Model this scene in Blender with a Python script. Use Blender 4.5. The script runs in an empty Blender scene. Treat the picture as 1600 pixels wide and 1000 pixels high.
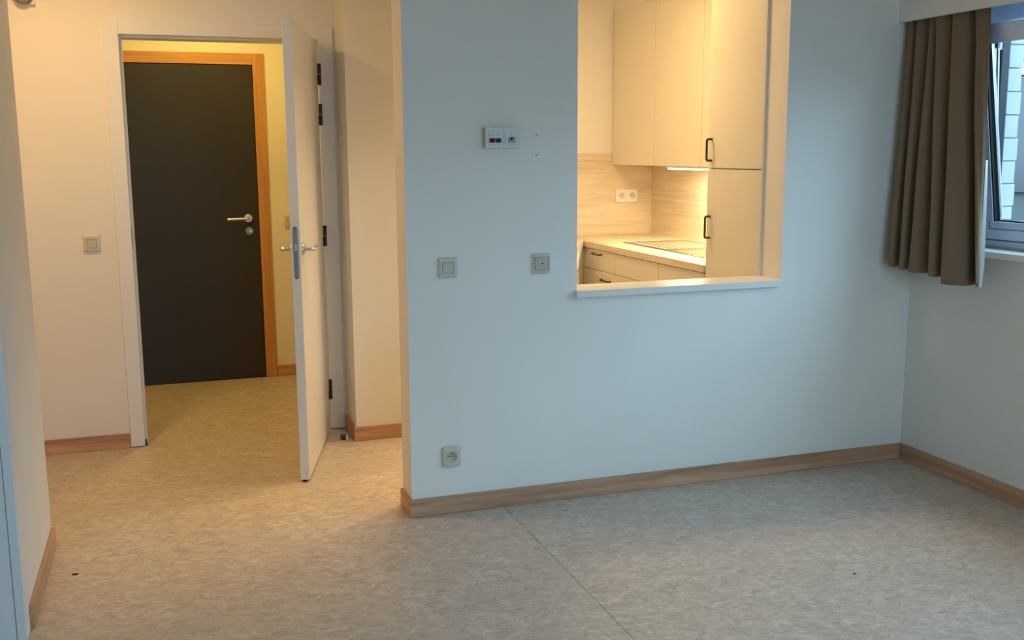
import bpy, bmesh, math, random
from mathutils import Vector, Matrix
random.seed(4)
S = bpy.context.scene
C = S.collection
PI = math.pi

# ------------------------------------------------------------------ camera
cd = bpy.data.cameras.new('camera')
cd.sensor_width = 36.0
cd.lens = 36.0 * 1594.28 / 1600.0
cd.clip_start = 0.02
cam = bpy.data.objects.new('camera', cd)
C.objects.link(cam)
p_, y_, r_ = -0.1640, 0.3277, -0.0063
fw = Vector((math.sin(y_) * math.cos(p_), math.cos(y_) * math.cos(p_), math.sin(p_)))
rt = Vector((math.cos(y_), -math.sin(y_), 0))
up = rt.cross(fw)
rt2 = rt * math.cos(r_) + up * math.sin(r_)
up2 = up * math.cos(r_) - rt * math.sin(r_)
m = Matrix((rt2, up2, -fw)).transposed().to_4x4()
m.translation = (0, 0, 1.4684)
cam.matrix_world = m
S.camera = cam

# ------------------------------------------------------------------ world, lights, exposure
S.view_settings.view_transform = 'Standard'
S.view_settings.look = 'None'
S.view_settings.exposure = 0.0
S.view_settings.gamma = 1.0
S.view_settings.use_curve_mapping = False
w = bpy.data.worlds.new('overcast_sky')
S.world = w
w.use_nodes = True
bg = w.node_tree.nodes['Background']
bg.inputs[0].default_value = (0.47, 0.73, 0.98, 1)
bg.inputs[1].default_value = 10.5
S.cycles.max_bounces = 10
S.cycles.diffuse_bounces = 7
S.cycles.glossy_bounces = 4
S.cycles.transparent_max_bounces = 8
S.cycles.sample_clamp_indirect = 4.0
S.cycles.caustics_reflective = False
S.cycles.caustics_refractive = False


def area(name, loc, rot, sx, sy, power, col, portal=False, spread=None):
    l = bpy.data.lights.new(name, 'AREA')
    l.shape = 'RECTANGLE'
    l.size, l.size_y = sx, sy
    l.energy = power
    l.color = col
    if portal:
        l.cycles.is_portal = True
    if spread:
        l.spread = spread
    o = bpy.data.objects.new(name, l)
    o.location = loc
    o.rotation_euler = rot
    C.objects.link(o)
    return o


CEIL = 2.60
HALL_COL = (1.0, 0.58, 0.20)
ENTRY_COL = (1.0, 0.64, 0.14)
KIT_COL = (1.0, 0.66, 0.30)
area('window_portal_right', (3.47, 2.2, 1.56), (0, PI / 2, 0), 1.2, 2.9, 1, (1, 1, 1), portal=True)
area('window_portal_behind', (1.45, -2.62, 1.5), (PI / 2, 0, 0), 2.8, 1.5, 1, (1, 1, 1), portal=True)
area('hall_lamp_light', (-0.45, 4.50, 2.50), (0, 0, 0), 0.2, 0.2, 16, HALL_COL)
area('entry_lamp_light', (0.25, 6.15, 2.50), (0, 0, 0), 0.25, 0.25, 12.5, ENTRY_COL)
area('kitchen_lamp_light', (2.05, 5.0, 2.52), (0, 0, 0), 0.4, 0.4, 24, KIT_COL)
area('passage_fill_light', (1.05, 4.40, 2.56), (0, 0, 0), 0.16, 0.16, 3.0, KIT_COL, spread=1.15)  # added fill without a fitting, brightens the floor beside the open door
area('under_cabinet_lamp_light', (2.985, 5.22, 1.345), (0, 0, 0), 0.03, 1.0, 17, (1.0, 0.80, 0.47))

# ------------------------------------------------------------------ materials
MATS = {}


def base_mat(name, col, rough=0.5, metal=0.0, spec=0.5):
    mt = bpy.data.materials.new(name)
    mt.use_nodes = True
    nt = mt.node_tree
    b = nt.nodes['Principled BSDF']
    b.inputs['Base Color'].default_value = (*col, 1)
    b.inputs['Roughness'].default_value = rough
    b.inputs['Metallic'].default_value = metal
    b.inputs['Specular IOR Level'].default_value = spec
    MATS[name] = mt
    return mt, nt, b


def coords(nt, scale=(1, 1, 1), rot=(0, 0, 0)):
    tc = nt.nodes.new('ShaderNodeTexCoord')
    mp = nt.nodes.new('ShaderNodeMapping')
    mp.inputs['Scale'].default_value = scale
    mp.inputs['Rotation'].default_value = rot
    nt.links.new(tc.outputs['Object'], mp.inputs['Vector'])
    return mp.outputs['Vector']


def noise(nt, vec, scale, detail=3, rough=0.5, dist=0.0):
    n = nt.nodes.new('ShaderNodeTexNoise')
    n.inputs['Scale'].default_value = scale
    n.inputs['Detail'].default_value = detail
    n.inputs['Roughness'].default_value = rough
    n.inputs['Distortion'].default_value = dist
    nt.links.new(vec, n.inputs['Vector'])
    return n.outputs['Fac']


def ramp(nt, fac, stops):
    r = nt.nodes.new('ShaderNodeValToRGB')
    e = r.color_ramp.elements
    while len(e) < len(stops):
        e.new(0.5)
    for i, (p, c) in enumerate(stops):
        e[i].position = p
        e[i].color = (*c, 1)
    nt.links.new(fac, r.inputs['Fac'])
    return r.outputs['Color']


def mixc(nt, a, b, fac, mode='MIX'):
    n = nt.nodes.new('ShaderNodeMix')
    n.data_type = 'RGBA'
    n.blend_type = mode
    for s, v in ((n.inputs[0], fac), (n.inputs[6], a), (n.inputs[7], b)):
        if hasattr(v, 'links') or isinstance(v, bpy.types.NodeSocket):
            nt.links.new(v, s)
        elif isinstance(v, tuple):
            s.default_value = (*v, 1)
        else:
            s.default_value = v
    return n.outputs[2]


def bump(nt, b, h, strength=0.1, dist=0.002):
    n = nt.nodes.new('ShaderNodeBump')
    n.inputs['Strength'].default_value = strength
    n.inputs['Distance'].default_value = dist
    nt.links.new(h, n.inputs['Height'])
    nt.links.new(n.outputs['Normal'], b.inputs['Normal'])


def paint(name, col, rough=0.6, tex=0.12):
    mt, nt, b = base_mat(name, col, rough, 0, 0.3)
    v = coords(nt)
    n1 = noise(nt, v, 2.2, 3)
    c = ramp(nt, n1, [(0.3, tuple(x * 0.965 for x in col)), (0.7, col)])
    nt.links.new(c, b.inputs['Base Color'])
    bump(nt, b, noise(nt, v, 240, 2), tex, 0.001)
    return mt


def plain(name, col, rough=0.5, metal=0.0, spec=0.5, var=0.06, sc=30):
    mt, nt, b = base_mat(name, col, rough, metal, spec)
    v = coords(nt)
    c = ramp(nt, noise(nt, v, sc, 3), [(0.3, tuple(x * (1 - var) for x in col)), (0.7, tuple(min(1, x * (1 + var * .4)) for x in col))])
    nt.links.new(c, b.inputs['Base Color'])
    return mt


def wood(name, dark, light, axis='x', rough=0.42, fine=1.0):
    mt, nt, b = base_mat(name, light, rough, 0, 0.4)
    k = 'xyz'.index(axis)
    sc = [1.0, 1.0, 1.0]
    sc[k] = 0.05
    v = coords(nt, tuple(sc))
    f1 = noise(nt, v, 26 * fine, 5, 0.62, 0.9)
    f2 = noise(nt, v, 170 * fine, 3, 0.6, 0.2)
    v2 = coords(nt, tuple(x * 0.5 for x in sc))
    f3 = noise(nt, v2, 14 * fine, 2, 0.5, 1.5)
    c = ramp(nt, f1, [(0.33, dark), (0.66, light)])
    c = mixc(nt, c, tuple(x * 0.8 for x in dark), ramp(nt, f2, [(0.5, (0, 0, 0)), (0.78, (0.55, 0.55, 0.55))]))
    c = mixc(nt, c, tuple(min(1, x * 1.14) for x in light), ramp(nt, f3, [(0.45, (0, 0, 0)), (0.7, (0.5, 0.5, 0.5))]))
    nt.links.new(c, b.inputs['Base Color'])
    bump(nt, b, f2, 0.12, 0.0006)
    return mt


WALL = paint('white_wall_paint', (0.81, 0.785, 0.73))
CEILM = paint('white_ceiling_paint', (0.82, 0.82, 0.80))
GLOSS = paint('white_frame_lacquer', (0.79, 0.80, 0.81), 0.38, 0.03)
LEAF = paint('white_door_laminate', (0.76, 0.755, 0.74), 0.45, 0.03)
SILLW = paint('white_sill_board', (0.80, 0.79, 0.76), 0.32, 0.03)
CAB = paint('cream_cabinet_laminate', (0.74, 0.70, 0.60), 0.42, 0.03)
OAKX = wood('oak_baseboard_x', (0.32, 0.175, 0.095), (0.60, 0.35, 0.215), 'x')
OAKY = wood('oak_baseboard_y', (0.32, 0.175, 0.095), (0.60, 0.35, 0.215), 'y')
FRX = wood('oak_door_frame_x', (0.46, 0.22, 0.07), (0.60, 0.32, 0.12), 'x')
FRZ = wood('oak_door_frame_z', (0.46, 0.22, 0.07), (0.60, 0.32, 0.12), 'z')
BEX = wood('oak_laminate_x', (0.56, 0.47, 0.35), (0.74, 0.65, 0.51), 'x', 0.4, 0.8)
BEY = wood('oak_laminate_y', (0.56, 0.47, 0.35), (0.74, 0.65, 0.51), 'y', 0.4, 0.8)
DARK = plain('dark_brown_door_laminate', (0.030, 0.027, 0.023), 0.5, 0, 0.4, 0.12, 3)
CREAM = plain('cream_switch_plastic', (0.60, 0.58, 0.48), 0.35)
CREAMD = plain('cream_rocker_plastic', (0.54, 0.52, 0.43), 0.35)
WHITEP = plain('white_plastic', (0.68, 0.68, 0.66), 0.35)
BEIGEP = plain('beige_plastic', (0.50, 0.45, 0.36), 0.4)
BLACK = plain('black_rubber', (0.012, 0.012, 0.013), 0.5)
HOLE = plain('dark_recess', (0.02, 0.018, 0.015), 0.8)
RED = plain('red_button_plastic', (0.14, 0.003, 0.008), 0.6, 0, 0.2)
GREEN = plain('green_button_plastic', (0.003, 0.045, 0.032), 0.6, 0, 0.2)
GREYP = plain('grey_plastic', (0.33, 0.34, 0.34), 0.4)
INK = plain('dark_print', (0.05, 0.055, 0.06), 0.6)
FAINTR = plain('faint_pink_print', (0.66, 0.55, 0.56), 0.5)
FAINTG = plain('faint_green_print', (0.55, 0.70, 0.63), 0.5)
ALU = plain('brushed_aluminium', (0.66, 0.66, 0.65), 0.32, 1.0)
STEEL = plain('stainless_steel', (0.70, 0.70, 0.70), 0.13, 1.0, 0.5, 0.05, 60)
GREYMET = plain('grey_lock_steel', (0.30, 0.32, 0.33), 0.42, 0.8)
BRONZE = plain('dark_bronze_metal', (0.10, 0.075, 0.055), 0.4, 0.7)
HINGE = plain('dark_hinge_metal', (0.055, 0.045, 0.04), 0.42, 0.7)
WINF = plain('grey_blue_window_lacquer', (0.66, 0.75, 0.95), 0.35, 0, 0.5, 0.03)
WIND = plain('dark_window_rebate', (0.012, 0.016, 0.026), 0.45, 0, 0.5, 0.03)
SPKR = plain('taupe_speaker_plastic', (0.20, 0.155, 0.12), 0.5)


def lino():
    mt, nt, b = base_mat('marbled_beige_linoleum', (0.4, 0.36, 0.3), 0.42, 0, 0.35)
    v = coords(nt, (1, 1, 1))
    vs = coords(nt, (1.0, 1.35, 1), (0, 0, 0.5))
    big = noise(nt, v, 3.0, 4, 0.6, 0.6)
    mid = noise(nt, vs, 20, 6, 0.72, 1.2)
    fin = noise(nt, vs, 85, 5, 0.7, 1.0)
    streak = noise(nt, vs, 34, 5, 0.62, 2.0)
    c = ramp(nt, mid, [(0.34, (0.38, 0.315, 0.25)), (0.5, (0.53, 0.448, 0.375)), (0.66, (0.68, 0.59, 0.51))])
    c = mixc(nt, c, (0.37, 0.305, 0.24), ramp(nt, fin, [(0.50, (0, 0, 0)), (0.68, (0.75, 0.75, 0.75))]))
    c = mixc(nt, c, (0.74, 0.68, 0.60), ramp(nt, streak, [(0.57, (0, 0, 0)), (0.70, (0.6, 0.6, 0.6))]))
    c = mixc(nt, c, (0.33, 0.285, 0.235), ramp(nt, streak, [(0.28, (0.75, 0.75, 0.75)), (0.38, (0, 0, 0))]))
    c = mixc(nt, c, (0.45, 0.39, 0.325), ramp(nt, big, [(0.4, (0, 0, 0)), (0.7, (0.4, 0.4, 0.4))]))
    nt.links.new(c, b.inputs['Base Color'])
    rr = ramp(nt, big, [(0.3, (0.36, 0.36, 0.36)), (0.7, (0.5, 0.5, 0.5))])
    nt.links.new(rr, b.inputs['Roughness'])
    bump(nt, b, fin, 0.05, 0.0006)
    return mt


LINO = lino()
SEAM = plain('dark_floor_joint', (0.16, 0.12, 0.09), 0.8)


def cloth():
    mt, nt, b = base_mat('taupe_curtain_cloth', (0.235, 0.175, 0.125), 0.85, 0, 0.15)
    v = coords(nt)
    n = nt.nodes.new('ShaderNodeTexWave')
    n.inputs['Scale'].default_value = 260
    n.inputs['Distortion'].default_value = 1.2
    n.bands_direction = 'Z'
    nt.links.new(v, n.inputs['Vector'])
    c = mixc(nt, (0.235, 0.160, 0.098), (0.205, 0.138, 0.082), n.outputs['Fac'])
    nt.links.new(c, b.inputs['Base Color'])
    b.inputs['Sheen Weight'].default_value = 0.25
    b.inputs['Sheen Roughness'].default_value = 0.5
    bump(nt, b, n.outputs['Fac'], 0.15, 0.0006)
    return mt


CLOTH = cloth()
LINING = plain('white_curtain_lining', (0.74, 0.76, 0.74), 0.8, 0, 0.1, 0.03)


def glass():
    mt, nt, b = base_mat('window_glass', (1, 1, 1))
    nt.nodes.remove(b)
    out = nt.nodes['Material Output']
    t = nt.nodes.new('ShaderNodeBsdfTransparent')
    t.inputs[0].default_value = (0.93, 0.96, 0.96, 1)
    g = nt.nodes.new('ShaderNodeBsdfGlossy')
    g.inputs['Roughness'].default_value = 0.02
    lw = nt.nodes.new('ShaderNodeLayerWeight')      # same reflectance from both sides of the pane
    lw.inputs['Blend'].default_value = 0.5
    pw = nt.nodes.new('ShaderNodeMath')
    pw.operation = 'POWER'
    pw.inputs[1].default_value = 5.0
    nt.links.new(lw.outputs['Facing'], pw.inputs[0])
    f = nt.nodes.new('ShaderNodeMath')
    f.operation = 'MULTIPLY_ADD'
    f.inputs[1].default_value = 0.45
    f.inputs[2].default_value = 0.03
    nt.links.new(pw.outputs[0], f.inputs[0])
    mx = nt.nodes.new('ShaderNodeMixShader')
    nt.links.new(f.outputs[0], mx.inputs[0])
    nt.links.new(t.outputs[0], mx.inputs[1])
    nt.links.new(g.outputs[0], mx.inputs[2])
    nt.links.new(mx.outputs[0], out.inputs[0])
    return mt


GLASS = glass()


def emis(name, col, s):
    mt, nt, b = base_mat(name, col)
    b.inputs['Emission Color'].default_value = (*col, 1)
    b.inputs['Emission Strength'].default_value = s
    return mt


TUBE = emis('lit_lamp_diffuser', (1.0, 0.86, 0.62), 14)
BRICKW = paint('white_painted_brick', (0.46, 0.49, 0.49), 0.7, 0.6)
MORTAR = paint('pale_brick_joint', (0.30, 0.33, 0.34), 0.8, 0.3)
OUTG = paint('grey_render', (0.075, 0.082, 0.078), 0.8, 0.5)
OUTD = plain('dark_outdoor_glazing', (0.02, 0.024, 0.028), 0.2)
OUTP = paint('dark_lawn', (0.055, 0.06, 0.04), 0.85, 0.4)

# ------------------------------------------------------------------ mesh helpers
INV = {}


def link(name, bm, mat, parent=None, bev=0.0, seg=2, smooth=False, mats=None):
    bmesh.ops.recalc_face_normals(bm, faces=bm.faces)
    me = bpy.data.meshes.new(name)
    if parent is not None:
        bm.transform(INV.get(parent.name, Matrix.Identity(4)))
    bm.to_mesh(me)
    bm.free()
    for mm in (mats or [mat]):
        me.materials.append(mm)
    o = bpy.data.objects.new(name, me)
    C.objects.link(o)
    if parent is not None:
        o.parent = parent
        INV[o.name] = INV.get(parent.name, Matrix.Identity(4))
    if bev:
        bv = o.modifiers.new('bevel', 'BEVEL')
        bv.width = bev
        bv.segments = seg
        bv.limit_method = 'ANGLE'
        bv.angle_limit = math.radians(40)
        smooth = True
    if smooth:
        for p in me.polygons:
            p.use_smooth = True
        if not bev:
            pass
        try:
            me.set_sharp_from_angle(angle=math.radians(35))
        except Exception:
            pass
    return o


def tag(o, label=None, cat=None, group=None, kind=None):
    if label:
        o['label'] = label
    if cat:
        o['category'] = cat
    if group:
        o['group'] = group
    if kind:
        o['kind'] = kind
    return o


def empty(name, loc, rz=0.0):
    o = bpy.data.objects.new(name, None)
    o.empty_display_size = 0.1
    o.location = loc
    o.rotation_euler = (0, 0, rz)
    C.objects.link(o)
    INV[o.name] = (Matrix.Translation(loc) @ Matrix.Rotation(rz, 4, 'Z')).inverted()
    return o


def box(bm, x0, x1, y0, y1, z0, z1, mat=0):
    x0, x1 = sorted((x0, x1)); y0, y1 = sorted((y0, y1)); z0, z1 = sorted((z0, z1))
    vs = [bm.verts.new((x, y, z)) for x in (x0, x1) for y in (y0, y1) for z in (z0, z1)]
    for idx in ((0, 1, 3, 2), (4, 6, 7, 5), (0, 4, 5, 1), (2, 3, 7, 6), (0, 2, 6, 4), (1, 5, 7, 3)):
        f = bm.faces.new([vs[i] for i in idx])
        f.material_index = mat
    return vs


def bx(name, b, mat, parent=None, bev=0.0, seg=2):
    bm = bmesh.new()
    for q in (b if isinstance(b, list) else [b]):
        box(bm, *q)
    return link(name, bm, mat, parent, bev, seg)


def cyl_bm(bm, p0, p1, r0, r1=None, n=24):
    p0, p1 = Vector(p0), Vector(p1)
    r1 = r0 if r1 is None else r1
    d = (p1 - p0)
    q = d.to_track_quat('Z', 'Y').to_matrix().to_4x4()
    M = Matrix.Translation((p0 + p1) / 2) @ q
    bmesh.ops.create_cone(bm, cap_ends=True, segments=n, radius1=r0, radius2=r1, depth=d.length, matrix=M)


def cyl(name, p0, p1, r0, mat, parent=None, r1=None, bev=0.0, n=28):
    bm = bmesh.new()
    cyl_bm(bm, p0, p1, r0, r1, n)
    return link(name, bm, mat, parent, bev, 2, True)


def tube(bm, pts, rad, n=12, flat=1.0, upv=(0, 0, 1)):
    """swept rounded tube through pts; rad may be a list; flat scales the second axis"""
    pts = [Vector(p) for p in pts]
    rings = []
    for i, p in enumerate(pts):
        t = (pts[min(i + 1, len(pts) - 1)] - pts[max(i - 1, 0)]).normalized()
        u = Vector(upv)
        a = t.cross(u)
        if a.length < 1e-4:
            a = t.cross(Vector((1, 0, 0)))
        a.normalize()
        b = a.cross(t).normalized()
        r = rad[i] if isinstance(rad, (list, tuple)) else rad
        rings.append([bm.verts.new(p + a * (r * flat * math.cos(2 * PI * k / n)) + b * (r * math.sin(2 * PI * k / n))) for k in range(n)])
    for i in range(len(rings) - 1):
        for k in range(n):
            bm.faces.new((rings[i][k], rings[i][(k + 1) % n], rings[i + 1][(k + 1) % n], rings[i + 1][k]))
    bm.faces.new(rings[0][::-1])
    bm.faces.new(rings[-1])


def arc_path(pts, r=0.01, n=5):
    """round the corners of a polyline"""
    pts = [Vector(p) for p in pts]
    out = [pts[0]]
    for i in range(1, len(pts) - 1):
        a = (pts[i - 1] - pts[i]).normalized() * r
        b = (pts[i + 1] - pts[i]).normalized() * r
        for k in range(n + 1):
            t = k / n
            out.append(pts[i] + a * (1 - t) ** 2 + b * t ** 2)
    out.append(pts[-1])
    return out


def rounded_plate(bm, cx, cz, w, h, y0, y1, r, n=6, taper=0.0):
    """plate in the xz plane from y0 (front, small y) to y1 (wall)"""
    def ring(y, s):
        vs = []
        for (sx, sz, a0) in ((1, 1, 0), (-1, 1, PI / 2), (-1, -1, PI), (1, -1, 1.5 * PI)):
            for k in range(n + 1):
                a = a0 + PI / 2 * k / n
                vs.append(bm.verts.new((cx + sx * (w / 2 - s - r) + r * math.cos(a), y, cz + sz * (h / 2 - s - r) + r * math.sin(a))))
        return vs
    R = [ring(y1, 0), ring(y0 + min(0.003, (y1 - y0) * .4), taper * .3), ring(y0, taper + 0.0012)]
    for i in range(2):
        for k in range(len(R[0])):
            q = (k + 1) % len(R[0])
            bm.faces.new((R[i][k], R[i][q], R[i + 1][q], R[i + 1][k]))
    bm.faces.new(R[0][::-1])
    bm.faces.new(R[2])


def frame_plate(bm, cx, cz, w, h, iw, ih, y0, y1, r=0.006):
    """square cover frame with a square opening, front edge bevelled"""
    def rect(y, W, H, rr, n=4):
        vs = []
        for (sx, sz, a0) in ((1, 1, 0), (-1, 1, PI / 2), (-1, -1, PI), (1, -1, 1.5 * PI)):
            for k in range(n + 1):
                a = a0 + PI / 2 * k / n
                vs.append(bm.verts.new((cx + sx * (W / 2 - rr) + rr * math.cos(a), y, cz + sz * (H / 2 - rr) + rr * math.sin(a))))
        return vs
    R = [rect(y1, w, h, r), rect(y0 + 0.003, w, h, r), rect(y0, w - 0.008, h - 0.008, r * .8),
         rect(y0, iw, ih, 0.002), rect(y0 + 0.004, iw, ih, 0.002)]
    for i in range(4):
        for k in range(len(R[0])):
            q = (k + 1) % len(R[0])
            bm.faces.new((R[i][k], R[i][q], R[i + 1][q], R[i + 1][k]))
    bm.faces.new(R[0][::-1])
    bm.faces.new(R[4])


# ------------------------------------------------------------------ setting: measured planes
YP, YPB = 3.8935, 4.053          # partition front and back
XR = 3.294                       # window wall
XL = -0.470                      # near left wall
YE = 5.358                       # wall with the open white door
YF = 5.078                       # block beside that door
XB = 0.8775                      # left side of the block
YG = 6.800                       # back wall of the entry
XK, YK = 3.250, 6.487            # kitchen right and back walls
YS = -2.5                        # wall behind the camera
HL, HR = 1.609, 2.592            # serving hatch
HZ0, HZ1 = 0.868, 2.30


def wall(name, boxes, label, mat=WALL):
    o = bx(name, boxes, mat)
    return tag(o, label, 'wall', kind='structure')


# floor: dark underlay with sheets laid on it, 2 mm joints
fl = tag(bx('floor', (-1.9, XR + .02, YS, 7.1, -0.06, -0.004), SEAM), 'marbled beige grey linoleum floor laid in wide sheets', 'floor', kind='structure')
J = 0.0011
for b in ((-1.9, -0.72 - J, YS, 5.37 - J), (-0.72 + J, 1.281 - J, YS, 5.37 - J), (1.281 + J, XR + .02, YS, YPB + .3), (1.281 + J, XR + .02, YPB + .3 + 2 * J, 6.9), (-1.9, 1.281 - J, 5.37 + J, 7.1)):
    bx('linoleum_sheet', (*b, -0.004, 0.0), LINO, fl)
tag(bx('ceiling', (-1.9, XR + .25, YS, 7.1, CEIL, CEIL + .1), CEILM), 'white painted ceiling above the rooms', 'ceiling', kind='structure')

wall('wall_partition', [(XB + .012, HL, YP, YPB, 0, CEIL), (HR, XR, YP, YPB, 0, CEIL), (HL, HR, YP, YPB, 0, HZ0), (HL, HR, YP, YPB, HZ1, CEIL)],
     'large white partition wall with the serving hatch, lit bluish by daylight')
WZ0, WZ1, WY0, WY1 = 1.045, 2.06, 0.80, 3.60
WYM = 2.25
wr = wall('wall_right', [(XR, XR + .17, WY1, YPB, 0, CEIL), (XR, XR + .17, YS, WY0, 0, CEIL), (XR, XR + .17, WY0, WY1, 0, WZ0), (XR, XR + .17, WY0, WY1, WZ1, CEIL)],
          'white wall on the right holding the window and curtain')
wall('wall_left', [(-1.9, XL, 3.332, YPB, 0, CEIL)],
     'white wall end at the left edge with oak baseboard')
wall('wall_room_left', [(-1.9, -1.8, YS, 3.332, 0, CEIL)], 'left wall of the living room outside the view')
wall('wall_behind', [(-1.9, .1, YS - .15, YS, 0, CEIL), (2.8, XR + .2, YS - .15, YS, 0, CEIL), (.1, 2.8, YS - .15, YS, 0, .8), (.1, 2.8, YS - .15, YS, 2.2, CEIL)],
     'white wall behind the camera with a wide window')
FL, FI, FH, FR = -0.2214, -0.1535, 0.7875, 0.8640   # white frame: outer left, inner left, inner right, outer right
wall('wall_hall_back', [(-1.9, FL + .02, YE, YE + .13, 0, CEIL), (FR - .02, XB, YE, YE + .13, 0, CEIL), (FL + .02, FR - .02, YE, YE + .13, 2.08, CEIL)],
     'cream lit hall wall around the open white door')
wall('wall_hall_left', [(-1.9, -1.8, YPB, YE + .13, 0, CEIL)], 'far left hall wall hidden behind the near left wall')
wall('wall_hall_right', [(XB, 1.55, YF, 6.9, 0, CEIL)], 'projecting cream wall block right of the open white door')
wall('wall_entry_back', [(-1.2, -0.36, YG, YG + .1, 0, CEIL), (.60, XB, YG, YG + .1, 0, CEIL), (-.36, .60, YG, YG + .1, 2.05, CEIL)],
     'yellow lit wall around the dark entrance door')
wall('wall_light_stop', [(-1.9, 1.6, YG + .22, YG + .3, 0, CEIL)], 'unseen wall added behind the dark entrance door to stop light leaking under it')  # unseen, added to keep sky light out of the gap under the door
wall('wall_entry_left', [(-1.3, -1.2, YE + .13, 6.9, 0, CEIL)], 'left wall of the entry beyond the open door')
wall('wall_kitchen_back', [(1.55, XR + .1, YK, YK + .1, 0, CEIL)], 'cream lit wall at the back of the kitchen')
wall('wall_kitchen_right', [(XK, XK + .12, YPB, YK, 0, CEIL)], 'kitchen wall behind the cabinets on the right')
wall('wall_shade_header', [(1.45, 1.55, YPB, YF, 2.08, CEIL)], 'unseen wall added above the kitchen opening to shade the top of the open white door')  # unseen header, added so kitchen light misses the upper door leaf
wall('wall_kitchen_soffit', [(2.950, XK, 4.555, YK, 2.381, CEIL)], 'cream bulkhead above the kitchen wall cabinets')

# baseboards
BH, BT = 0.0742, 0.013


def baseboard(name, parts, label):
    r = tag(empty(name, (parts[0][0][0], parts[0][0][2], 0)), label, 'baseboard', kind='structure')
    for b, ax in parts:
        bx('baseboard_board', (*b, 0, BH), OAKX if ax == 'x' else OAKY, r, 0.0022)
    return r


baseboard('baseboard_partition', [((XB - .001, XR - BT, YP - BT, YP), 'x')], 'long oak baseboard along the bluish partition wall')
baseboard('baseboard_partition_end', [((XB - .001, XB + .012, YP + .0005, YPB), 'y')], 'short oak baseboard on the end of the partition wall')
baseboard('baseboard_right', [((XR - BT, XR, YS, YP - .0005), 'y')], 'oak baseboard under the window on the right wall')
baseboard('baseboard_left', [((XL, XL + BT, 3.334, YPB), 'y')], 'oak baseboard on the near left wall')
baseboard('baseboard_hall_back', [((-1.8, FL - .001, YE - BT, YE), 'x')], 'oak baseboard left of the white door frame')
baseboard('baseboard_hall_right', [((XB - BT, 1.55, YF - BT, YF), 'x'), ((XB - BT, XB, YF + .0005, YE - .014), 'y')], 'oak baseboard wrapping the wall block right of the open door')
baseboard('baseboard_entry', [((.659, XB, YG - BT, YG), 'x')], 'oak baseboard right of the dark entrance door')


# ------------------------------------------------------------------ white door frame
tf = tag(empty('trim_1', (FL, YE, 0)), 'white painted frame around the open doorway', 'door frame', kind='structure')
Y0 = 5.3445
ZI, ZO = 2.0305, 2.0951
for nm, b in (('jamb', (FL, FI, Y0, 5.50, 0.004, ZO)), ('jamb', (FH, FR, Y0, 5.50, 0.004, ZO)), ('frame_head', (FI, FH, Y0, 5.50, ZI, ZO))):
    bx(nm, b, GLOSS, tf, 0.002)
# door stop lip inside the frame
bx('door_stop', [(FI, FI + .012, 5.39, 5.50, 0.004, ZI), (FH - .012, FH, 5.39, 5.50, 0.004, ZI), (FI + .012, FH - .012, 5.39, 5.50, ZI - .012, ZI)], GLOSS, tf, 0.001)
tag(bx('strike_plate', (FI - .001, FI + .002, 5.352, 5.372, 1.00, 1.115), HINGE, tf, 0.0005), 'dark metal strike plate')
bx('rubber_foot_seal', [(FI + .0005, FI + .008, 5.352, 5.385, 0.0, 0.028)], BLACK, tf, 0.001)

# ------------------------------------------------------------------ open white door
A = Vector((0.556, 4.489, 0))          # free edge, right face
U = Vector((0.2594, 0.9657, 0)).normalized()
N = Vector((U.y, -U.x, 0))             # out of the right face (towards the kitchen side)
W_LEAF = 0.864
rz = math.atan2(U.y, U.x)
dr = tag(empty('door_1', tuple(A + U * W_LEAF), rz), 'white interior door standing open towards the room', 'door', kind='structure')


def lp(s, off, z):                    # s along leaf from free edge, off from right face
    return A + U * s + N * off + Vector((0, 0, z))


def leafbox(name, s0, s1, o0, o1, z0, z1, mat, parent, bev=0.0):
    bm = bmesh.new()
    vs = box(bm, s0, s1, o0, o1, z0, z1)
    for v in vs:
        v.co = lp(v.co.x, v.co.y, v.co.z)
    return link(name, bm, mat, parent, bev)


leafbox('door_leaf', 0, W_LEAF, -0.040, 0, 0.010, 2.023, LEAF, dr, 0.0015)
# lock face plate with round ends on the free edge
bm = bmesh.new()
n = 10
ring0, ring1 = [], []
for (zc, a0) in ((1.142, 0), (0.932, PI)):
    for k in range(n + 1):
        a = a0 + PI * k / n
        ring0.append(bm.verts.new(lp(-0.0022, -0.020 + 0.010 * math.cos(a), zc + 0.010 * math.sin(a))))
        ring1.append(bm.verts.new(lp(0.001, -0.020 + 0.010 * math.cos(a), zc + 0.010 * math.sin(a))))
bm.faces.new(ring0)
bm.faces.new(ring1[::-1])
for k in range(len(ring0)):
    q = (k + 1) % len(ring0)
    bm.faces.new((ring0[k], ring1[k], ring1[q], ring0[q]))
lk = link('lock_plate', bm, GREYMET, dr)
leafbox('latch_bolt', -0.010, -0.002, -0.026, -0.014, 1.045, 1.075, ALU, lk, 0.002)
for zz in (1.145, 0.930):
    bm = bmesh.new()
    cyl_bm(bm, lp(-0.003, -0.020, zz), lp(-0.001, -0.020, zz), 0.0028, n=12)
    link('screw', bm, HOLE, lk)
leafbox('drop_seal', 0.0, 0.018, -0.030, -0.012, 0.001, 0.012, BLACK, dr, 0.001)
leafbox('floor_seal', 0.02, W_LEAF - .01, -0.026, -0.014, 0.002, 0.011, BLACK, dr)


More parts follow.
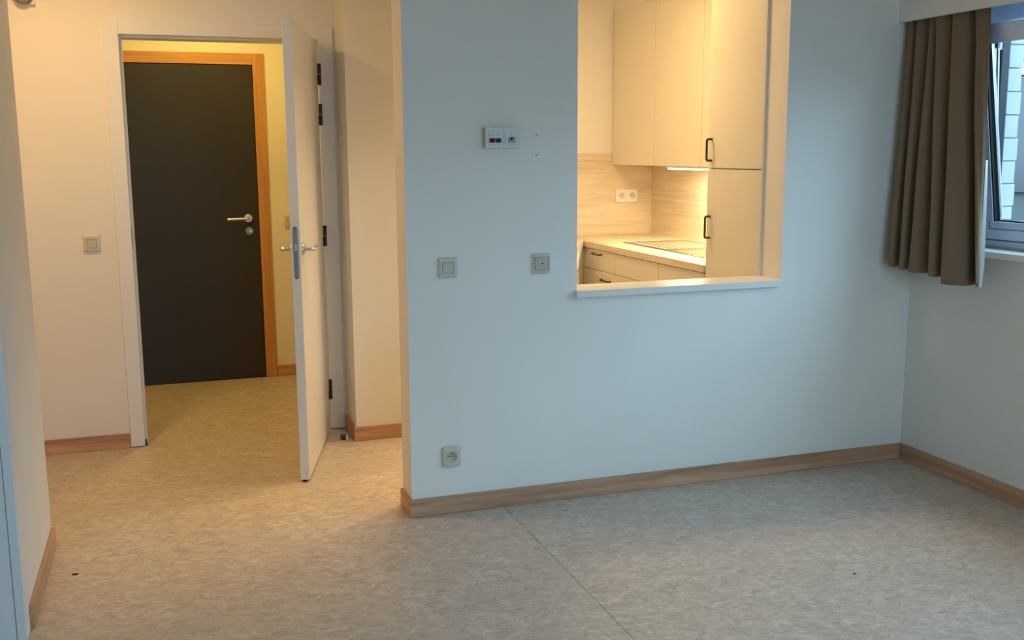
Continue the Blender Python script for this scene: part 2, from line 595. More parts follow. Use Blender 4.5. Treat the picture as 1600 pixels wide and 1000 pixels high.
def lever(parent, sgn, base_off):
    h = empty_child('door_handle', parent)
    s0, z0 = 0.058, 1.048
    bm = bmesh.new()
    cyl_bm(bm, lp(s0, base_off, z0), lp(s0, base_off + sgn * 0.009, z0), 0.026, 0.0245, 32)
    link('rose', bm, ALU, h, 0.0015)
    bm = bmesh.new()
    pts = arc_path([lp(s0, base_off + sgn * 0.008, z0), lp(s0, base_off + sgn * 0.052, z0), lp(s0 + 0.105, base_off + sgn * 0.050, z0 + .002), lp(s0 + 0.128, base_off + sgn * 0.040, z0 + 0.003)], 0.016, 6)
    rad = [0.0085] * len(pts)
    rad[-1] = 0.0065
    tube(bm, pts, rad, 14)
    link('lever', bm, ALU, h, 0, 2, True)


def empty_child(name, parent):
    o = bpy.data.objects.new(name, None)
    o.empty_display_size = 0.05
    C.objects.link(o)
    o.parent = parent
    INV[o.name] = INV[parent.name]
    return o


lever(dr, 1, 0.0)
lever(dr, -1, -0.040)
HP = lp(W_LEAF + 0.010, 0.007, 0)
for zc in (1.858, 1.658, 1.040, 0.224):
    hg = empty_child('hinge', dr)
    for k, (za, zb) in enumerate(((zc - .053, zc - .0015), (zc + .0015, zc + .053))):
        bm = bmesh.new()
        cyl_bm(bm, HP + Vector((0, 0, za)), HP + Vector((0, 0, zb)), 0.0090, n=16)
        link('knuckle', bm, HINGE, hg, 0.0012)
    leafbox('hinge_leaf', W_LEAF - .022, W_LEAF + 0.012, -0.001, 0.0025, zc - .05, zc - .002, HINGE, hg)

# ------------------------------------------------------------------ dark entrance door with oak frame
t2 = tag(empty('trim_2', (.657, YG, 0)), 'orange oak frame around the dark entrance door', 'door frame', kind='structure')
GY = 6.786
bx('jamb', (.5872, .6575, GY, GY + .10, 0.0, 2.0853), FRZ, t2, 0.003)
bx('jamb', (-.413, -.343, GY, GY + .10, 0.0, 2.0853), FRZ, t2, 0.003)
bx('frame_head', (-.343, .5872, GY, GY + .10, 2.0158, 2.0853), FRX, t2, 0.003)
d2 = tag(empty('door_2', (.12, GY, 0)), 'closed dark brown entrance door with a metal lever', 'door', kind='structure')
bx('door_leaf', (-.340, .5842, GY + .007, GY + .047, 0.002, 2.0125), DARK, d2, 0.002)
h2 = empty_child('door_handle', d2)
cyl('rose', (.518, GY + .008, 1.053), (.518, GY - .003, 1.053), 0.0265, ALU, h2, 0.025, 0.0015)
bm = bmesh.new()
pts = arc_path([(.518, GY - .002, 1.053), (.518, GY - .055, 1.053), (.385, GY - .055, 1.050)], 0.014, 6)
tube(bm, pts, 0.0095, 14)
link('lever', bm, ALU, h2, 0, 2, True)
h3 = empty_child('thumbturn_lock', d2)
cyl('rose', (.522, GY + .008, .970), (.522, GY - .003, .970), 0.0265, GREYMET, h3, 0.025, 0.0015)
cyl('thumbturn', (.526, GY - .003, .972), (.526, GY - .024, .972), 0.0135, ALU, h3, 0.012, 0.0015)

# ------------------------------------------------------------------ door in the front of the left wall end
t3 = tag(empty('trim_3', (XL, 3.30, 0)), 'bluish white door frame at the lower left edge', 'door frame', kind='structure')
bx('frame_edge', (XL - .026, XL + .001, 3.245, 3.3315, 0, 2.12), GLOSS, t3, 0.002)
bx('jamb', (XL - .090, XL - .0275, 3.247, 3.3315, 0, 2.09), GLOSS, t3, 0.002)
bx('jamb', (XL - 1.03, XL - .967, 3.247, 3.3315, 0, 2.09), GLOSS, t3, 0.002)
bx('frame_head', (XL - .967, XL - .090, 3.247, 3.3315, 2.03, 2.09), GLOSS, t3, 0.002)
d3 = tag(empty('door_3', (XL - .53, 3.30, 0)), 'closed white door beyond the left edge of the view', 'door', kind='structure')
bx('door_leaf', (XL - .965, XL - .092, 3.258, 3.3315, 0.006, 2.027), GLOSS, d3, 0.002)

# ------------------------------------------------------------------ serving hatch
sh = tag(empty('trim_4', (2.09, YP, HZ0)), 'white board sill of the serving hatch', 'sill', kind='structure')
bm = bmesh.new()
YFR = 3.862
ol = [(HL - .012, YFR + .006), (HL + .002, YFR), (HR - .022, YFR), (HR - .010, YFR + .010), (HR - .010, YP - .0005), (HR, YP - .0005), (HR, YPB + .004), (HL, YPB + .004), (HL, YP - .0005), (HL - .012, YP - .0005)]
lo = [bm.verts.new((x, y, 0.868)) for x, y in ol]
hi = [bm.verts.new((x, y, 0.897)) for x, y in ol]
bm.faces.new(lo[::-1])
bm.faces.new(hi)
for k in range(len(ol)):
    q = (k + 1) % len(ol)
    bm.faces.new((lo[k], lo[q], hi[q], hi[k]))
link('sill_board', bm, SILLW, sh, 0.0025)


# ------------------------------------------------------------------ kitchen
XF = 2.581                         # fronts of base and tall cabinets
CT = 0.893


def c_handle(parent, p0, p1, out, r=0.0052):
    """bar handle between feet p0,p1 standing off by vector out"""
    p0, p1, out = Vector(p0), Vector(p1), Vector(out)
    h = bmesh.new()
    up_ = (0, 0, 1) if abs((p1 - p0).z) < .01 else (0, 1, 0)
    tube(h, arc_path([p0, p0 + out, p1 + out, p1], 0.009, 5), r, 10, 1.0, up_)
    return link('handle', h, BRONZE, parent, 0, 2, True)


def base_unit(y0, y1, rows, label, drawer_handles):
    r = tag(empty('base_cabinet', (XF, (y0 + y1) / 2, 0)), label, 'cabinet', 'kitchen base cabinets under the worktop')
    bx('body', (XF + .019, XK - .003, y0 + .0008, y1 - .0008, 0.10, 0.8525 if y0 > 5.6 else 0.735), CAB, r)
    bx('plinth', (XF + .06, XF + .075, y0 + .001, y1 - .001, 0.0, 0.10), CAB, r)
    for k, (z0, z1) in enumerate(rows):
        d = bx('drawer_front', (XF, XF + .0185, y0 + .0018, y1 - .0018, z0 + .0015, z1 - .0015), CAB, r, 0.0015)
        if k < len(drawer_handles) and drawer_handles[k]:
            a, b, z = drawer_handles[k]
            c_handle(d, (XF + .001, a, z), (XF + .001, b, z), (-.020, 0, -.003))
    return r


Z3 = [(0.722, 0.851), (0.53, 0.722), (0.335, 0.53), (0.105, 0.335)]
Z3[0] = (0.722, 0.851)
base_unit(5.636, 6.134, Z3, 'white kitchen drawer unit with bronze bar handles at the far end', [(5.84, 5.965, .826), (5.70, 5.83, .672), (5.80, 5.93, .46), (5.80, 5.93, .25)])
base_unit(5.068, 5.636, [(0.722, 0.851), (0.105, 0.722)], 'white base cabinet in the middle with a plain top panel under the sink', [])
base_unit(4.5525, 5.068, [(0.105, 0.851)], 'white base cabinet with full height door next to the tall cabinet', [])
# corner unit: angled filler and the first cabinet of the back run
cr = tag(empty('base_cabinet', (2.45, 6.1, 0)), 'white corner cabinet with angled filler at the hatch left edge', 'cabinet', 'kitchen base cabinets under the worktop')
bm = bmesh.new()
ol = [(2.447, 5.905), (2.585, 6.136), (2.60, 6.136), (3.24, 6.136), (3.24, YK - .003), (1.56, YK - .003), (1.56, 5.905)]
lo = [bm.verts.new((x, y, 0.10)) for x, y in ol]
hi = [bm.verts.new((x, y, 0.8525)) for x, y in ol]
bm.faces.new(lo[::-1])
bm.faces.new(hi)
for k in range(len(ol)):
    q = (k + 1) % len(ol)
    bm.faces.new((lo[k], lo[q], hi[q], hi[k]))
link('body', bm, CAB, cr)
for z0, z1 in ((0.722, 0.851), (0.105, 0.722)):
    bx('drawer_front', (1.90, 2.445, 5.886, 5.9045, z0 + .0015, z1 - .0015), CAB, cr, 0.0015)

# worktop: one L with a cut corner
wt = tag(empty('worktop', (2.9, 5.5, CT - .04)), 'light oak laminate worktop running along the kitchen cabinets', 'worktop')
bm = bmesh.new()
ol = [(2.571, 4.5525), (2.571, 6.110), (2.431, 5.868), (1.56, 5.868), (1.56, YK - .003), (XK - .003, YK - .003), (XK - .003, 4.5525)]
hl = [(2.785, 4.915), (3.135, 4.915), (3.135, 5.275), (2.785, 5.275)]
for zz in (CT - .039, CT):
    es = []
    for loop in (ol, hl):
        vs = [bm.verts.new((x, y, zz)) for x, y in loop]
        es += [bm.edges.new((vs[k], vs[(k + 1) % len(vs)])) for k in range(len(vs))]
    bmesh.ops.triangle_fill(bm, use_beauty=True, use_dissolve=True, edges=es)
bm.verts.ensure_lookup_table()
nn = len(ol) + len(hl)
for loop, o0 in ((ol, 0), (hl, len(ol))):
    L = len(loop)
    for k in range(L):
        a, b = o0 + k, o0 + (k + 1) % L
        bm.faces.new((bm.verts[a], bm.verts[b], bm.verts[nn + b], bm.verts[nn + a]))
link('slab', bm, BEY, wt, 0.002)

# backsplash panels
bs = tag(empty('backsplash', (2.9, YK, CT)), 'light oak laminate backsplash panels above the worktop', 'backsplash')
bx('panel', (1.56, XK - .011, YK - .010, YK - .0005, CT + .0005, 1.449), BEX, bs)
bx('panel', (XK - .010, XK - .0005, 4.5525, YK - .0005, CT + .0005, 1.449), BEY, bs)
bx('corner_bead', (XK - .016, XK - .0105, YK - .016, YK - .0105, CT + .001, 1.37), BEY, bs, .001)

# stainless sink with drainer
sk = tag(empty('sink', (2.98, 5.37, CT)), 'stainless steel inset sink with ribbed drainer in the oak worktop', 'sink')
bm = bmesh.new()
sx0, sx1, sy0, sy1 = 2.745, 3.195, 4.86, 5.88


def frame_faces(bm, x0, x1, y0, y1, hx0, hx1, hy0, hy1, z, zb, d):
    o = [bm.verts.new(p) for p in ((x0, y0, z), (x1, y0, z), (x1, y1, z), (x0, y1, z))]
    ob = [bm.verts.new((v.co.x, v.co.y, zb)) for v in o]
    i = [bm.verts.new(p) for p in ((hx0, hy0, z), (hx1, hy0, z), (hx1, hy1, z), (hx0, hy1, z))]
    c = 0.03
    k2 = [bm.verts.new(p) for p in ((hx0 + c, hy0 + c, z - d), (hx1 - c, hy0 + c, z - d), (hx1 - c, hy1 - c, z - d), (hx0 + c, hy1 - c, z - d))]
    for k in range(4):
        q = (k + 1) % 4
        bm.faces.new((o[k], o[q], i[q], i[k]))
        bm.faces.new((ob[k], ob[q], o[q], o[k]))
        bm.faces.new((i[k], i[q], k2[q], k2[k]))
    bm.faces.new(k2)


frame_faces(bm, sx0, sx1, sy0, 5.34, 2.79, 3.13, 4.92, 5.27, CT + .0035, CT + .0006, .15)
link('bowl', bm, STEEL, sk, 0.004, 3)
bm = bmesh.new()
NY, NX = 60, 44
grid = []
for i in range(NX + 1):
    row = []
    for j in range(NY + 1):
        x = sx0 + (sx1 - sx0) * i / NX
        y = 5.34 + (sy1 - 5.34) * j / NY
        ex = min(1, min(x - sx0 - .02, sx1 - .02 - x) / .015)
        ey = min(1, min(y - 5.36, sy1 - .02 - y) / .02)
        k = max(0, min(ex, ey))
        z = CT + .0035 - k * .0030 + k * .0024 * math.cos(2 * PI * (x - sx0) / 0.04)
        row.append(bm.verts.new((x, y, z)))
    grid.append(row)
for i in range(NX):
    for j in range(NY):
        bm.faces.new((grid[i][j], grid[i + 1][j], grid[i + 1][j + 1], grid[i][j + 1]))
link('drainer', bm, STEEL, sk, 0, 2, True)
# dark sealing joint around the sink edge
bx('sealing_strip', [(sx0 - .003, sx0, sy0, sy1 + .003, CT + .0004, CT + .0024), (sx0, sx1, sy1, sy1 + .003, CT + .0004, CT + .0024)], HINGE, sk)

# wall cabinets
XU = 2.937


def wall_cab(y0, y1, label):
    r = tag(empty('wall_cabinet', (XU, (y0 + y1) / 2, 1.372)), label, 'cabinet', 'kitchen wall cabinets')
    bx('body', (XU + .0185, XK - .003, y0 + .0008, y1 - .0008, 1.372, 2.380), CAB, r)
    bx('door', (XU, XU + .018, y0 + .0016, y1 - .0016, 1.3725, 2.379), CAB, r, 0.0015)


wall_cab(5.855, 6.476, 'white wall cabinet farthest back in the kitchen corner')
wall_cab(5.255, 5.855, 'white wall cabinet in the middle above the under-cabinet light')
wall_cab(4.5525, 5.255, 'white wall cabinet mostly hidden by the tall cabinet')

# tall cabinet
tc_ = tag(empty('tall_cabinet', (XF, 4.31, 0)), 'tall white kitchen cabinet with two bronze bar handles beside the hatch', 'cabinet')
bx('filler_strip', (XF - .0005, XF + .05, 4.0535, 4.0625, 0.0, 2.45), CAB, tc_)
bx('body', (XF + .019, XK - .003, 4.063, 4.5495, 0.10, 2.45), CAB, tc_)
bx('plinth', (XF + .06, XF + .075, 4.063, 4.5485, 0.0, 0.10), CAB, tc_)
dl = bx('door', (XF, XF + .0185, 4.064, 4.5475, 0.105, 1.3745), CAB, tc_, 0.0015)
dh = bx('door', (XF, XF + .0185, 4.064, 4.5475, 1.3805, 2.448), CAB, tc_, 0.0015)
c_handle(dl, (XF + .001, 4.512, 1.141), (XF + .001, 4.512, 1.035), (-.030, 0, 0), 0.0058)
c_handle(dh, (XF + .001, 4.512, 1.520), (XF + .001, 4.512, 1.416), (-.030, 0, 0), 0.0058)

# under cabinet lamp
ul = tag(empty('under_cabinet_lamp', (2.985, 5.22, 1.372)), 'slim lit lamp strip under the middle wall cabinet', 'lamp')
bx('housing', (2.965, 3.030, 4.70, 5.74, 1.3605, 1.3718), WHITEP, ul, 0.002)
bx('diffuser', (2.968, 3.002, 4.72, 5.72, 1.3520, 1.3604), TUBE, ul, 0.003)


# ------------------------------------------------------------------ switches, sockets, wall devices
def switch(name, cx, cz, yw, label, kind='rocker', w=0.078, group=None):
    r = tag(empty(name, (cx, yw, cz)), label, 'switch' if kind != 'socket' else 'socket', group)
    y0 = yw - .0105
    if kind == 'rocker':
        bm = bmesh.new()
        frame_plate(bm, cx, cz, w, w + .005, .047, .047, y0, yw - .0002)
        link('cover_frame', bm, CREAM, r, 0, 2, True)
        bm = bmesh.new()
        vs = box(bm, cx - .0215, cx + .0215, y0 - .0025, y0 + .003, cz - .0215, cz + .0215)
        for v in vs:
            if v.co.y < y0 and v.co.z < cz:
                v.co.y += .003
        link('rocker', bm, CREAMD, r, 0.001)
    elif kind == 'round_hole':
        bm = bmesh.new()
        frame_plate(bm, cx, cz, w, w + .005, .064, .056, y0, yw - .0002)
        link('cover_frame', bm, CREAM, r, 0, 2, True)
        bm = bmesh.new()
        rounded_plate(bm, cx, cz, .061, .053, y0 - .002, y0 + .004, .006)
        link('insert', bm, BEIGEP, r, 0, 2, True)
        cyl('indicator_hole', (cx + .002, y0 - .0025, cz + .001), (cx + .002, y0 - .0005, cz + .001), .0035, HOLE, r, n=14)
    return r


def socket_insert(r, cx, cz, y0, mat):
    """recessed round well with pin holes, front at y0"""
    bm = bmesh.new()
    n = 32
    prof = [(0.0225, y0 - .0025), (0.0205, y0 - .0035), (0.0190, y0 - .002), (0.0182, y0 + .006), (0.0, y0 + .0065)]
    rings = []
    for (rr, yy) in prof[:-1]:
        rings.append([bm.verts.new((cx + rr * math.cos(2 * PI * k / n), yy, cz + rr * math.sin(2 * PI * k / n))) for k in range(n)])
    for i in range(len(rings) - 1):
        for k in range(n):
            bm.faces.new((rings[i][k], rings[i][(k + 1) % n], rings[i + 1][(k + 1) % n], rings[i + 1][k]))
    bm.faces.new(rings[-1])
    link('socket_well', bm, mat, r, 0, 2, True)
    for dx, dz, q in ((-.0095, 0, .0027), (.0095, 0, .0027), (0, 0, .0020)):
        cyl('pin_hole', (cx + dx, y0 + .0052, cz + dz), (cx + dx, y0 + .0062, cz + dz), q, HOLE, r, n=12)
    cyl('earth_pin', (cx, y0 + .006, cz + .0105), (cx, y0 - .004, cz + .0105), .0026, GREYMET, r, n=12)


def frame_with_round(bm, cx, cz, w, h, y0, yw, hr, n=32):
    """square plate with a real round hole"""
    def sq(y, W, H):
        vs = []
        for k in range(n):
            a = 2 * PI * k / n
            c, s = math.cos(a), math.sin(a)
            q = max(abs(c) / (W / 2), abs(s) / (H / 2))
            vs.append(bm.verts.new((cx + c / q, y, cz + s / q)))
        return vs
    R = [sq(yw, w, h), sq(y0 + .003, w, h), sq(y0, w - .008, h - .008),
         [bm.verts.new((cx + hr * math.cos(2 * PI * k / n), y0, cz + hr * math.sin(2 * PI * k / n))) for k in range(n)]]
    for i in range(3):
        for k in range(n):
            q = (k + 1) % n
            bm.faces.new((R[i][k], R[i][q], R[i + 1][q], R[i + 1][k]))


switch('light_switch', 1.0545, 1.0145, YP, 'cream square rocker switch on the partition wall, left of the plate with a tiny hole')
switch('light_switch', -0.3365, 1.0375, YE, 'cream rocker switch left of the white door frame')
switch('light_switch', .787, 1.0245, YG, 'cream rocker switch half hidden behind the open white door')
tag(switch('wall_plate', 1.450, 1.0150, YP, 'cream square wall plate with a tiny dark hole, below the two screw holes', 'round_hole'), None, 'wall plate')
so = tag(empty('wall_socket', (1.0585, YP, .2395)), 'cream wall socket near the floor above the oak baseboard', 'socket')
bm = bmesh.new()
frame_with_round(bm, 1.0585, .2395, .077, .087, YP - .012, YP - .0002, .0228)
link('cover_frame', bm, CREAM, so, 0, 2, True)
socket_insert(so, 1.0585, .2395, YP - .0105, CREAMD)
# kitchen double socket
so = tag(empty('wall_socket', (3.043, YK - .01, 1.160)), 'white double socket on the oak kitchen backsplash', 'socket')
ky = YK - .0105
for cx in (3.002, 3.084):
    bm = bmesh.new()
    frame_with_round(bm, cx, 1.160, .0815, .090, ky - .012, ky, .0228)
    link('cover_frame', bm, SILLW, so, 0, 2, True)
    socket_insert(so, cx, 1.160, ky - .0105, WHITEP)

# nurse call unit
nc = tag(empty('call_unit', (1.277, YP, 1.520)), 'white wall call unit with red and green buttons and a jack', 'call unit')
bx('back_box', (1.207, 1.347, YP - .030, YP - .0003, 1.481, 1.560), BEIGEP, nc, 0.003)
bm = bmesh.new()
rounded_plate(bm, 1.2785, 1.5205, .143, .080, YP - .038, YP - .030, .003)
link('cover_frame', bm, WHITEP, nc, 0, 2, True)
fy = YP - .0385
mo = []
for cx in (1.2445, 1.3125):
    bm = bmesh.new()
    rounded_plate(bm, cx, 1.5205, .053, .057, fy - .0035, fy + .001, .002)
    mo.append(link('module_cover', bm, WHITEP, nc, 0, 2, True))
# joint line between the two frames
bx('joint', (1.2782, 1.2788, fy - .0004, fy + .001, 1.4815, 1.5595), GREYP, nc)
bx('call_button', (1.2215, 1.2435, fy - .0065, fy - .003, 1.5015, 1.5185), RED, nc, 0.001).update_tag()
bx('cancel_button', (1.2465, 1.2685, fy - .0065, fy - .003, 1.5015, 1.5185), GREEN, nc, 0.001)
bx('label_mark', (1.224, 1.2405, fy - .0039, fy - .0034, 1.527, 1.537), FAINTR, nc)
bx('label_mark', (1.243, 1.2475, fy - .0039, fy - .0034, 1.522, 1.538), FAINTG, nc)
bx('label_mark', (1.251, 1.262, fy - .0039, fy - .0034, 1.528, 1.536), FAINTR, nc)
bm = bmesh.new()
vs = [bm.verts.new((x, fy - .0041, z)) for x, z in ((1.3085, 1.533), (1.3165, 1.533), (1.3135, 1.536), (1.3132, 1.541), (1.3118, 1.541), (1.3115, 1.536))]
bm.faces.new(vs)
link('arrow_mark', bm, INK, nc)
bx('jack_socket', (1.2985, 1.3275, fy - .0075, fy - .003, 1.5010, 1.5225), GREYP, nc, 0.001)
bm = bmesh.new()
f0 = [bm.verts.new((x, fy - .0082, z)) for x, z in ((1.304, 1.511), (1.314, 1.511), (1.318, 1.523), (1.308, 1.523))]
f1 = [bm.verts.new((v.co.x, fy - .0070, v.co.z)) for v in f0]
bm.faces.new(f0)
bm.faces.new(f1[::-1])
for k in range(4):
    bm.faces.new((f0[k], f1[k], f1[(k + 1) % 4], f0[(k + 1) % 4]))
link('jack_opening', bm, HOLE, nc)

for zz, lab in ((1.531, 'upper small screw hole in the partition wall right of the call unit'), (1.453, 'lower small screw hole in the partition wall right of the call unit')):
    bm = bmesh.new()
    cyl_bm(bm, (1.431, YP - .0012, zz), (1.431, YP + .002, zz), .0042, n=14)
    tag(link('screw_hole', bm, GREYP), lab, 'screw hole', 'screw holes in the partition wall')

# round device high on the hall wall
sd = tag(empty('wall_sounder', (-.553, YE, 2.17)), 'round taupe wall device on a white plate high in the top left corner', 'wall device')
bx('back_plate', (-.560, -.503, YE - .022, YE - .0003, 2.150, 2.27), SILLW, sd, 0.002)
cyl('body', (-.550, YE - .022, 2.192), (-.550, YE - .052, 2.192), .044, SPKR, sd, .041, .003, 36)
cyl('face', (-.550, YE - .050, 2.192), (-.550, YE - .058, 2.192), .030, SPKR, sd, .026, .003, 36)

# door stop on the floor
ds = tag(empty('floor_door_stop', (.833, 5.128, 0)), 'small black and silver door stop on the floor by the oak baseboard', 'door stop')
cyl('base', (.836, 5.128, .0004), (.836, 5.128, .018), .0155, ALU, ds, .013, .002)
bm = bmesh.new()
cyl_bm(bm, (.803, 5.122, .0155), (.824, 5.124, .0155), .0145, .015, 18)
link('rubber_buffer', bm, BLACK, ds, .002, 2, True)
for (x, y, r, lab) in ((-.368, 3.732, .010, 'dark crumb on the floor near the left baseboard'), (2.217, 2.814, .006, 'tiny dark crumb on the grey floor at the lower right')):
    bm = bmesh.new()
    bmesh.ops.create_icosphere(bm, subdivisions=2, radius=r)
    for v in bm.verts:
        v.co.x *= 1.2 * random.uniform(.7, 1.2)
        v.co.y *= .5 * random.uniform(.7, 1.3)
        v.co.z = max(v.co.z, -r * .4) * .35 + r * .14
        v.co += Vector((x, y, .0003))
    o = tag(link('crumb', bm, HINGE), lab, 'crumb')

# ------------------------------------------------------------------ pelmet, curtain
pm = tag(empty('pelmet', (3.155, 3.0, 2.022)), 'cream pelmet board above the curtain and window', 'pelmet')
bx('front_board', (3.155, 3.173, 0.5, YP - .0008, 2.022, 2.42), WALL, pm, 0.002)
bx('top_board', (3.173, XR - .0008, 0.5, YP - .0008, 2.40, 2.42), WALL, pm)
cyl('curtain_rail', (3.228, 0.55, 2.36), (3.228, YP - .02, 2.36), .009, ALU, pm, None, 0, 12)

# control path: (x, y) at the rail and at the hem, per fold
TOPX = [3.856, 3.803, 3.722, 3.687, 3.588, 3.483]
BOTX = [3.858, 3.786, 3.720, 3.595, 3.515, 3.334]
top, bot, hem = [], [], []
HEMZ = [0.940, 0.936, 0.930, 0.925, 0.902, 0.905, 0.904]


def add(tx, ty, bx_, by, hz):
    top.append((tx, ty)); bot.append((bx_, by)); hem.append(hz)


add(3.250, 3.880, 3.235, 3.884, HEMZ[0])
for i in range(6):
    ty, by = TOPX[i], BOTX[i]
    ty2 = TOPX[i + 1] if i < 5 else 3.452
    by2 = BOTX[i + 1] if i < 5 else 3.330
    hz = HEMZ[min(i, 5)]
    if i == 5:
        break
    add(3.192, ty + .006, 3.132, by - .012, hz)                       # rounded front edge of the fold
    add(3.182, ty - .010, 3.106, by - .060, hz)
    add(3.204, ty * .45 + ty2 * .55, 3.150, by * .35 + by2 * .65 - .01, hz)
    sh_ = .06 if i == 4 else 0.0                                       # the last valley hides behind the leading fold
    add(3.254, ty2 + .016, 3.232, by2 + .020 + sh_, hz)                     # deep valley hidden behind the next fold
    add(3.264, ty2 + .002, 3.236, by2 + .006 + sh_, hz)
add(3.205, 3.483, 3.160, 3.338, HEMZ[5])
add(3.196, 3.470, 3.152, 3.328, HEMZ[5])
add(3.200, 3.432, 3.162, 3.330, HEMZ[5])
add(3.208, 3.410, 3.174, 3.343, HEMZ[5])


def catmull(P, t):
    n_ = len(P) - 1
    i = min(int(t), n_ - 1)
    f = t - i
    p0, p1, p2, p3 = P[max(i - 1, 0)], P[i], P[i + 1], P[min(i + 2, n_)]
    return tuple(0.5 * ((2 * p1[k]) + (-p0[k] + p2[k]) * f + (2 * p0[k] - 5 * p1[k] + 4 * p2[k] - p3[k]) * f * f + (-p0[k] + 3 * p1[k] - 3 * p2[k] + p3[k]) * f ** 3) for k in range(len(p1)))


cu = tag(empty('curtain', (3.2, 3.6, 0.92)), 'taupe pleated curtain hanging left of the window', 'curtain')
bm = bmesh.new()
NU, NV = 6, 56
cnt = (len(top) - 1) * NU
grid = []
ZT = 2.34
for a in range(cnt + 1):
    t = a / NU
    tx, ty = catmull(top, t)
    qx, qy = catmull(bot, t)
    hz = catmull([(h,) for h in hem], t)[0]
    col = []
    for b in range(NV + 1):
        v = b / NV                                   # 0 at top
        z = ZT + (hz - ZT) * v
        k = max(0.0, (2.03 - z) / (2.03 - hz))
        k = k ** 0.9
        x = tx + (qx - tx) * k
        y = ty + (qy - ty) * k
        g = math.exp(-max(0, 2.06 - z) / 0.07)       # gathers below the heading tape
        x += g * 0.007 * math.sin(a * 1.9) + 0.0018 * math.sin(a * .8 + z * 9)
        y += g * 0.004 * math.sin(a * 2.7 + 1)
        if t > len(top) - 3.5:                       # leading edge bows out around the sill height
            y += 0.030 * math.sin(PI * k) * (t - len(top) + 3.5) / 2.5 * -0.5
            x += -0.012 * math.sin(PI * k)
        col.append(bm.verts.new((x, y, z)))
    grid.append(col)
for a in range(cnt):
    for b in range(NV):
        bm.faces.new((grid[a][b], grid[a][b + 1], grid[a + 1][b + 1], grid[a + 1][b]))
cb = link('cloth', bm, CLOTH, cu, 0, 2, False)
for p in cb.data.polygons:
    p.use_smooth = True
so_ = cb.modifiers.new('thickness', 'SOLIDIFY')
so_.thickness = 0.0022
so_.offset = 0
# white lining seen at the turned leading edge
bm = bmesh.new()
for a in range(2):
    pass
prev = None
NVL = 40
for b in range(NVL + 1):
    v = b / NVL
    src = grid_z = None
    z = 1.42 + (0.900 - 1.42) * v
    k = max(0.0, (2.03 - z) / (2.03 - 0.905)) ** 0.9
    tx, ty = top[-1]
    qx, qy = bot[-1]
    x = tx + (qx - tx) * k - 0.012 * math.sin(PI * k) + .0018
    y = ty + (qy - ty) * k - 0.015 * math.sin(PI * k) * 1.0 - .002
    wd = 0.020 * math.sin(min(1, v * 1.25 + .02) * PI * .5)
    if v > .86:
        wd *= max(.15, 1 - (v - .86) / .14 * .85)
    p = (bm.verts.new((x + .002, y, z)), bm.verts.new((x + .012, y - wd * .55, z)))
    if prev:
        bm.faces.new((prev[0], prev[1], p[1], p[0]))
    prev = p
ln = link('lining', bm, LINING, cu)
so_ = ln.modifiers.new('thickness', 'SOLIDIFY')
so_.thickness = 0.0015
tag(ln, 'white lining turned out at the curtain edge')

# ------------------------------------------------------------------ window on the right wall
wn = tag(empty('window_1', (3.40, 2.92, WZ0)), 'grey blue tilt window opened inward behind the curtain', 'window', kind='structure')
FX0, FX1 = 3.372, 3.440
fb = 0.002
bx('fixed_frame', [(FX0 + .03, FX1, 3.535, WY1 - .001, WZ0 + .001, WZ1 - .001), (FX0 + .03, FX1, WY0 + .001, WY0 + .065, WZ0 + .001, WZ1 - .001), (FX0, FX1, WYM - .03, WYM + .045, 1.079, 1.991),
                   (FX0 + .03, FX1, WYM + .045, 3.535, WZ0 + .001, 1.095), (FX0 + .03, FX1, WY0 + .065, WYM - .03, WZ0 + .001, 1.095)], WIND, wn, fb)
bx('frame_head', (FX0, FX1, WY0 + .001, WY1 - .001, 1.992, WZ1 - .001), WINF, wn, fb)
bx('frame_foot', (FX0 - .002, FX0 + .03, WY0 + .001, WY1 - .001, WZ0 + .002, 1.078), WINF, wn, fb)
# tilted sash: built upright around its bottom hinge line, then leaned into the room
sash = empty_child('sash', wn)
SX, SZ = 3.370, 1.082
TILT = math.atan2(0.135, 0.89)
SY0, SY1 = WYM + .05, 3.545
SH = 0.895


def lean(bm):
    for v in bm.verts:
        dx, dz = v.co.x - SX, v.co.z - SZ
        v.co.x = SX + dx * math.cos(TILT) - dz * math.sin(TILT)
        v.co.z = SZ + dz * math.cos(TILT) + dx * math.sin(TILT)


def sbox(name, boxes, mat, bev=0.0015):
    bm = bmesh.new()
    for b in boxes:
        box(bm, *b)
    lean(bm)
    return link(name, bm, mat, sash, bev)


D0, D1 = SX - .0, SX + .055
sbox('stile', [(D0, D1, SY1 - .068, SY1, SZ, SZ + SH)], WINF)
sbox('stile', [(D0, D1, SY0, SY0 + .068, SZ, SZ + SH)], WINF)
sbox('rail', [(D0, D1, SY0 + .068, SY1 - .068, SZ, SZ + .078)], WINF)
sbox('rail', [(D0, D1, SY0 + .068, SY1 - .068, SZ + SH - .078, SZ + SH)], WINF)
gy0, gy1, gz0, gz1 = SY0 + .068, SY1 - .068, SZ + .078, SZ + SH - .078
sbox('glazing_gasket', [(D0 + .004, D1 - .02, gy1 - .008, gy1, gz0, gz1), (D0 + .004, D1 - .02, gy0, gy0 + .008, gz0, gz1), (D0 + .010, D1 - .02, gy0 + .008, gy1 - .008, gz0, gz0 + .006)], BLACK, 0)
sbox('glazing_bead', [(D0 - .0015, D0 + .001, SY0 + .04, SY1 - .045, SZ + .046, SZ + .048), (D0 - .0015, D0 + .001, SY1 - .047, SY1 - .045, SZ + .046, SZ + .078)], WIND, 0)
sbox('glazing_spacer', [(D0 + .020, D0 + .030, gy1 - .020, gy1 - .008, gz0 + .006, gz1)], ALU, 0)
sbox('glass', [(D0 + .022, D0 + .026, gy0 + .004, gy1 - .004, gz0 + .002, gz1 - .002)], GLASS, 0)
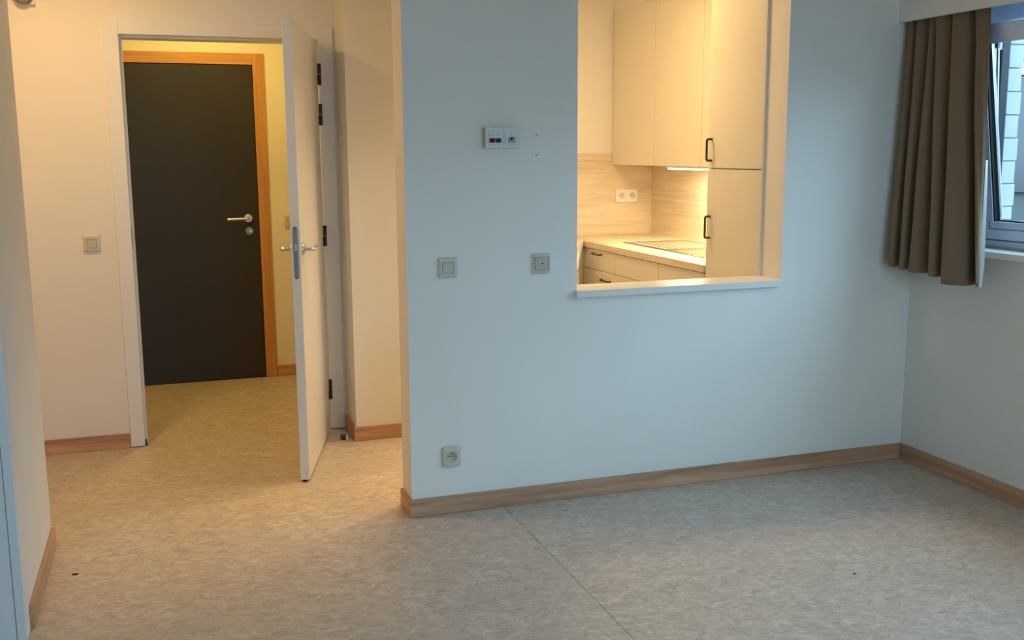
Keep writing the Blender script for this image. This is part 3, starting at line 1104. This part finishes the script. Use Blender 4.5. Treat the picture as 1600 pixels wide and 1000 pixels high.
bx('glass', (FX0 + .045, FX0 + .049, WY0 + .066, WYM - .031, 1.096, 1.991), GLASS, wn)
# scissor stay between frame head and sash
st = empty_child('stay_arm', wn)
bx('bracket', (3.350, 3.366, 3.500, 3.510, 1.875, 1.925), WHITEP, st, .001)
for (a, b) in (((3.345, 3.498, 1.88), (3.372, 3.500, 1.50)), ((3.338, 3.508, 1.88), (3.366, 3.512, 1.50))):
    bm = bmesh.new()
    tube(bm, [a, b], .0032, 8)
    link('rod', bm, ALU, st)
# inner window board
sb = bx('window_sill', (3.248, FX0 - .003, WY0 - .06, WY1 + .02, 1.012, 1.044), SILLW, wn, 0.006, 3)
bx('sill_joint', (FX0 - .03, FX0 - .0025, WY0 + .002, WY1 - .002, 1.0445, 1.052), GREYP, wn)

# white painted brick reveal outside, courses as single bricks on wall_right
z = 0.92
i = 0
while z < 2.25:
    dx = 0.006 if i % 2 else 0.0
    bx('brick', (3.466, 3.538 + dx, 3.560, 3.78, z + .002, z + .0955), BRICKW, wr, 0.002)
    z += 0.0985
    i += 1
bx('brick_joint', (3.4655, 3.530, 3.566, 3.775, .90, 2.26), MORTAR, wr)

# window behind the camera (source of the daylight)
w2 = tag(empty('window_2', (1.7, YS - .08, .8)), 'wide window behind the camera', 'window', kind='structure')
bx('window_frame', [(.1, .16, YS - .10, YS - .04, .8, 2.2), (1.42, 1.48, YS - .10, YS - .04, .86, 2.14), (2.74, 2.8, YS - .10, YS - .04, .8, 2.2), (.16, 2.74, YS - .10, YS - .04, .8, .86), (.16, 2.74, YS - .10, YS - .04, 2.14, 2.2)], WINF, w2, .002)
bx('glass', [(.16, 1.42, YS - .072, YS - .068, .86, 2.14), (1.48, 2.74, YS - .072, YS - .068, .86, 2.14)], GLASS, w2)

# ------------------------------------------------------------------ outside the window, with an unseen wall added against low sky
tag(bx('ground', (-20, 30, -20, 40, -0.35, -0.30), OUTP), 'dark ground outside the window', 'ground', kind='structure')
nb = tag(empty('neighbouring_building', (7.2, 9, -.3)), 'grey rendered building seen through the window glass', 'building')
bx('wall', (6.9, 7.3, 4.6, 14, -.3, 3.5), OUTG, nb)
bx('window', (6.86, 6.9, 6.62, 8.2, 1.1, 2.06), OUTD, nb)
bx('lintel_band', (6.84, 6.9, 6.5, 8.4, 2.07, 2.17), BRICKW, nb)
tag(bx('low_sky_screen', (6.9, 7.1, -8, 4.59, -.3, 2.5), OUTG), 'unseen grey wall added outside to block low sky from the window', 'wall', kind='structure')  # unseen, added to cut low sky so the upper partition gets darker
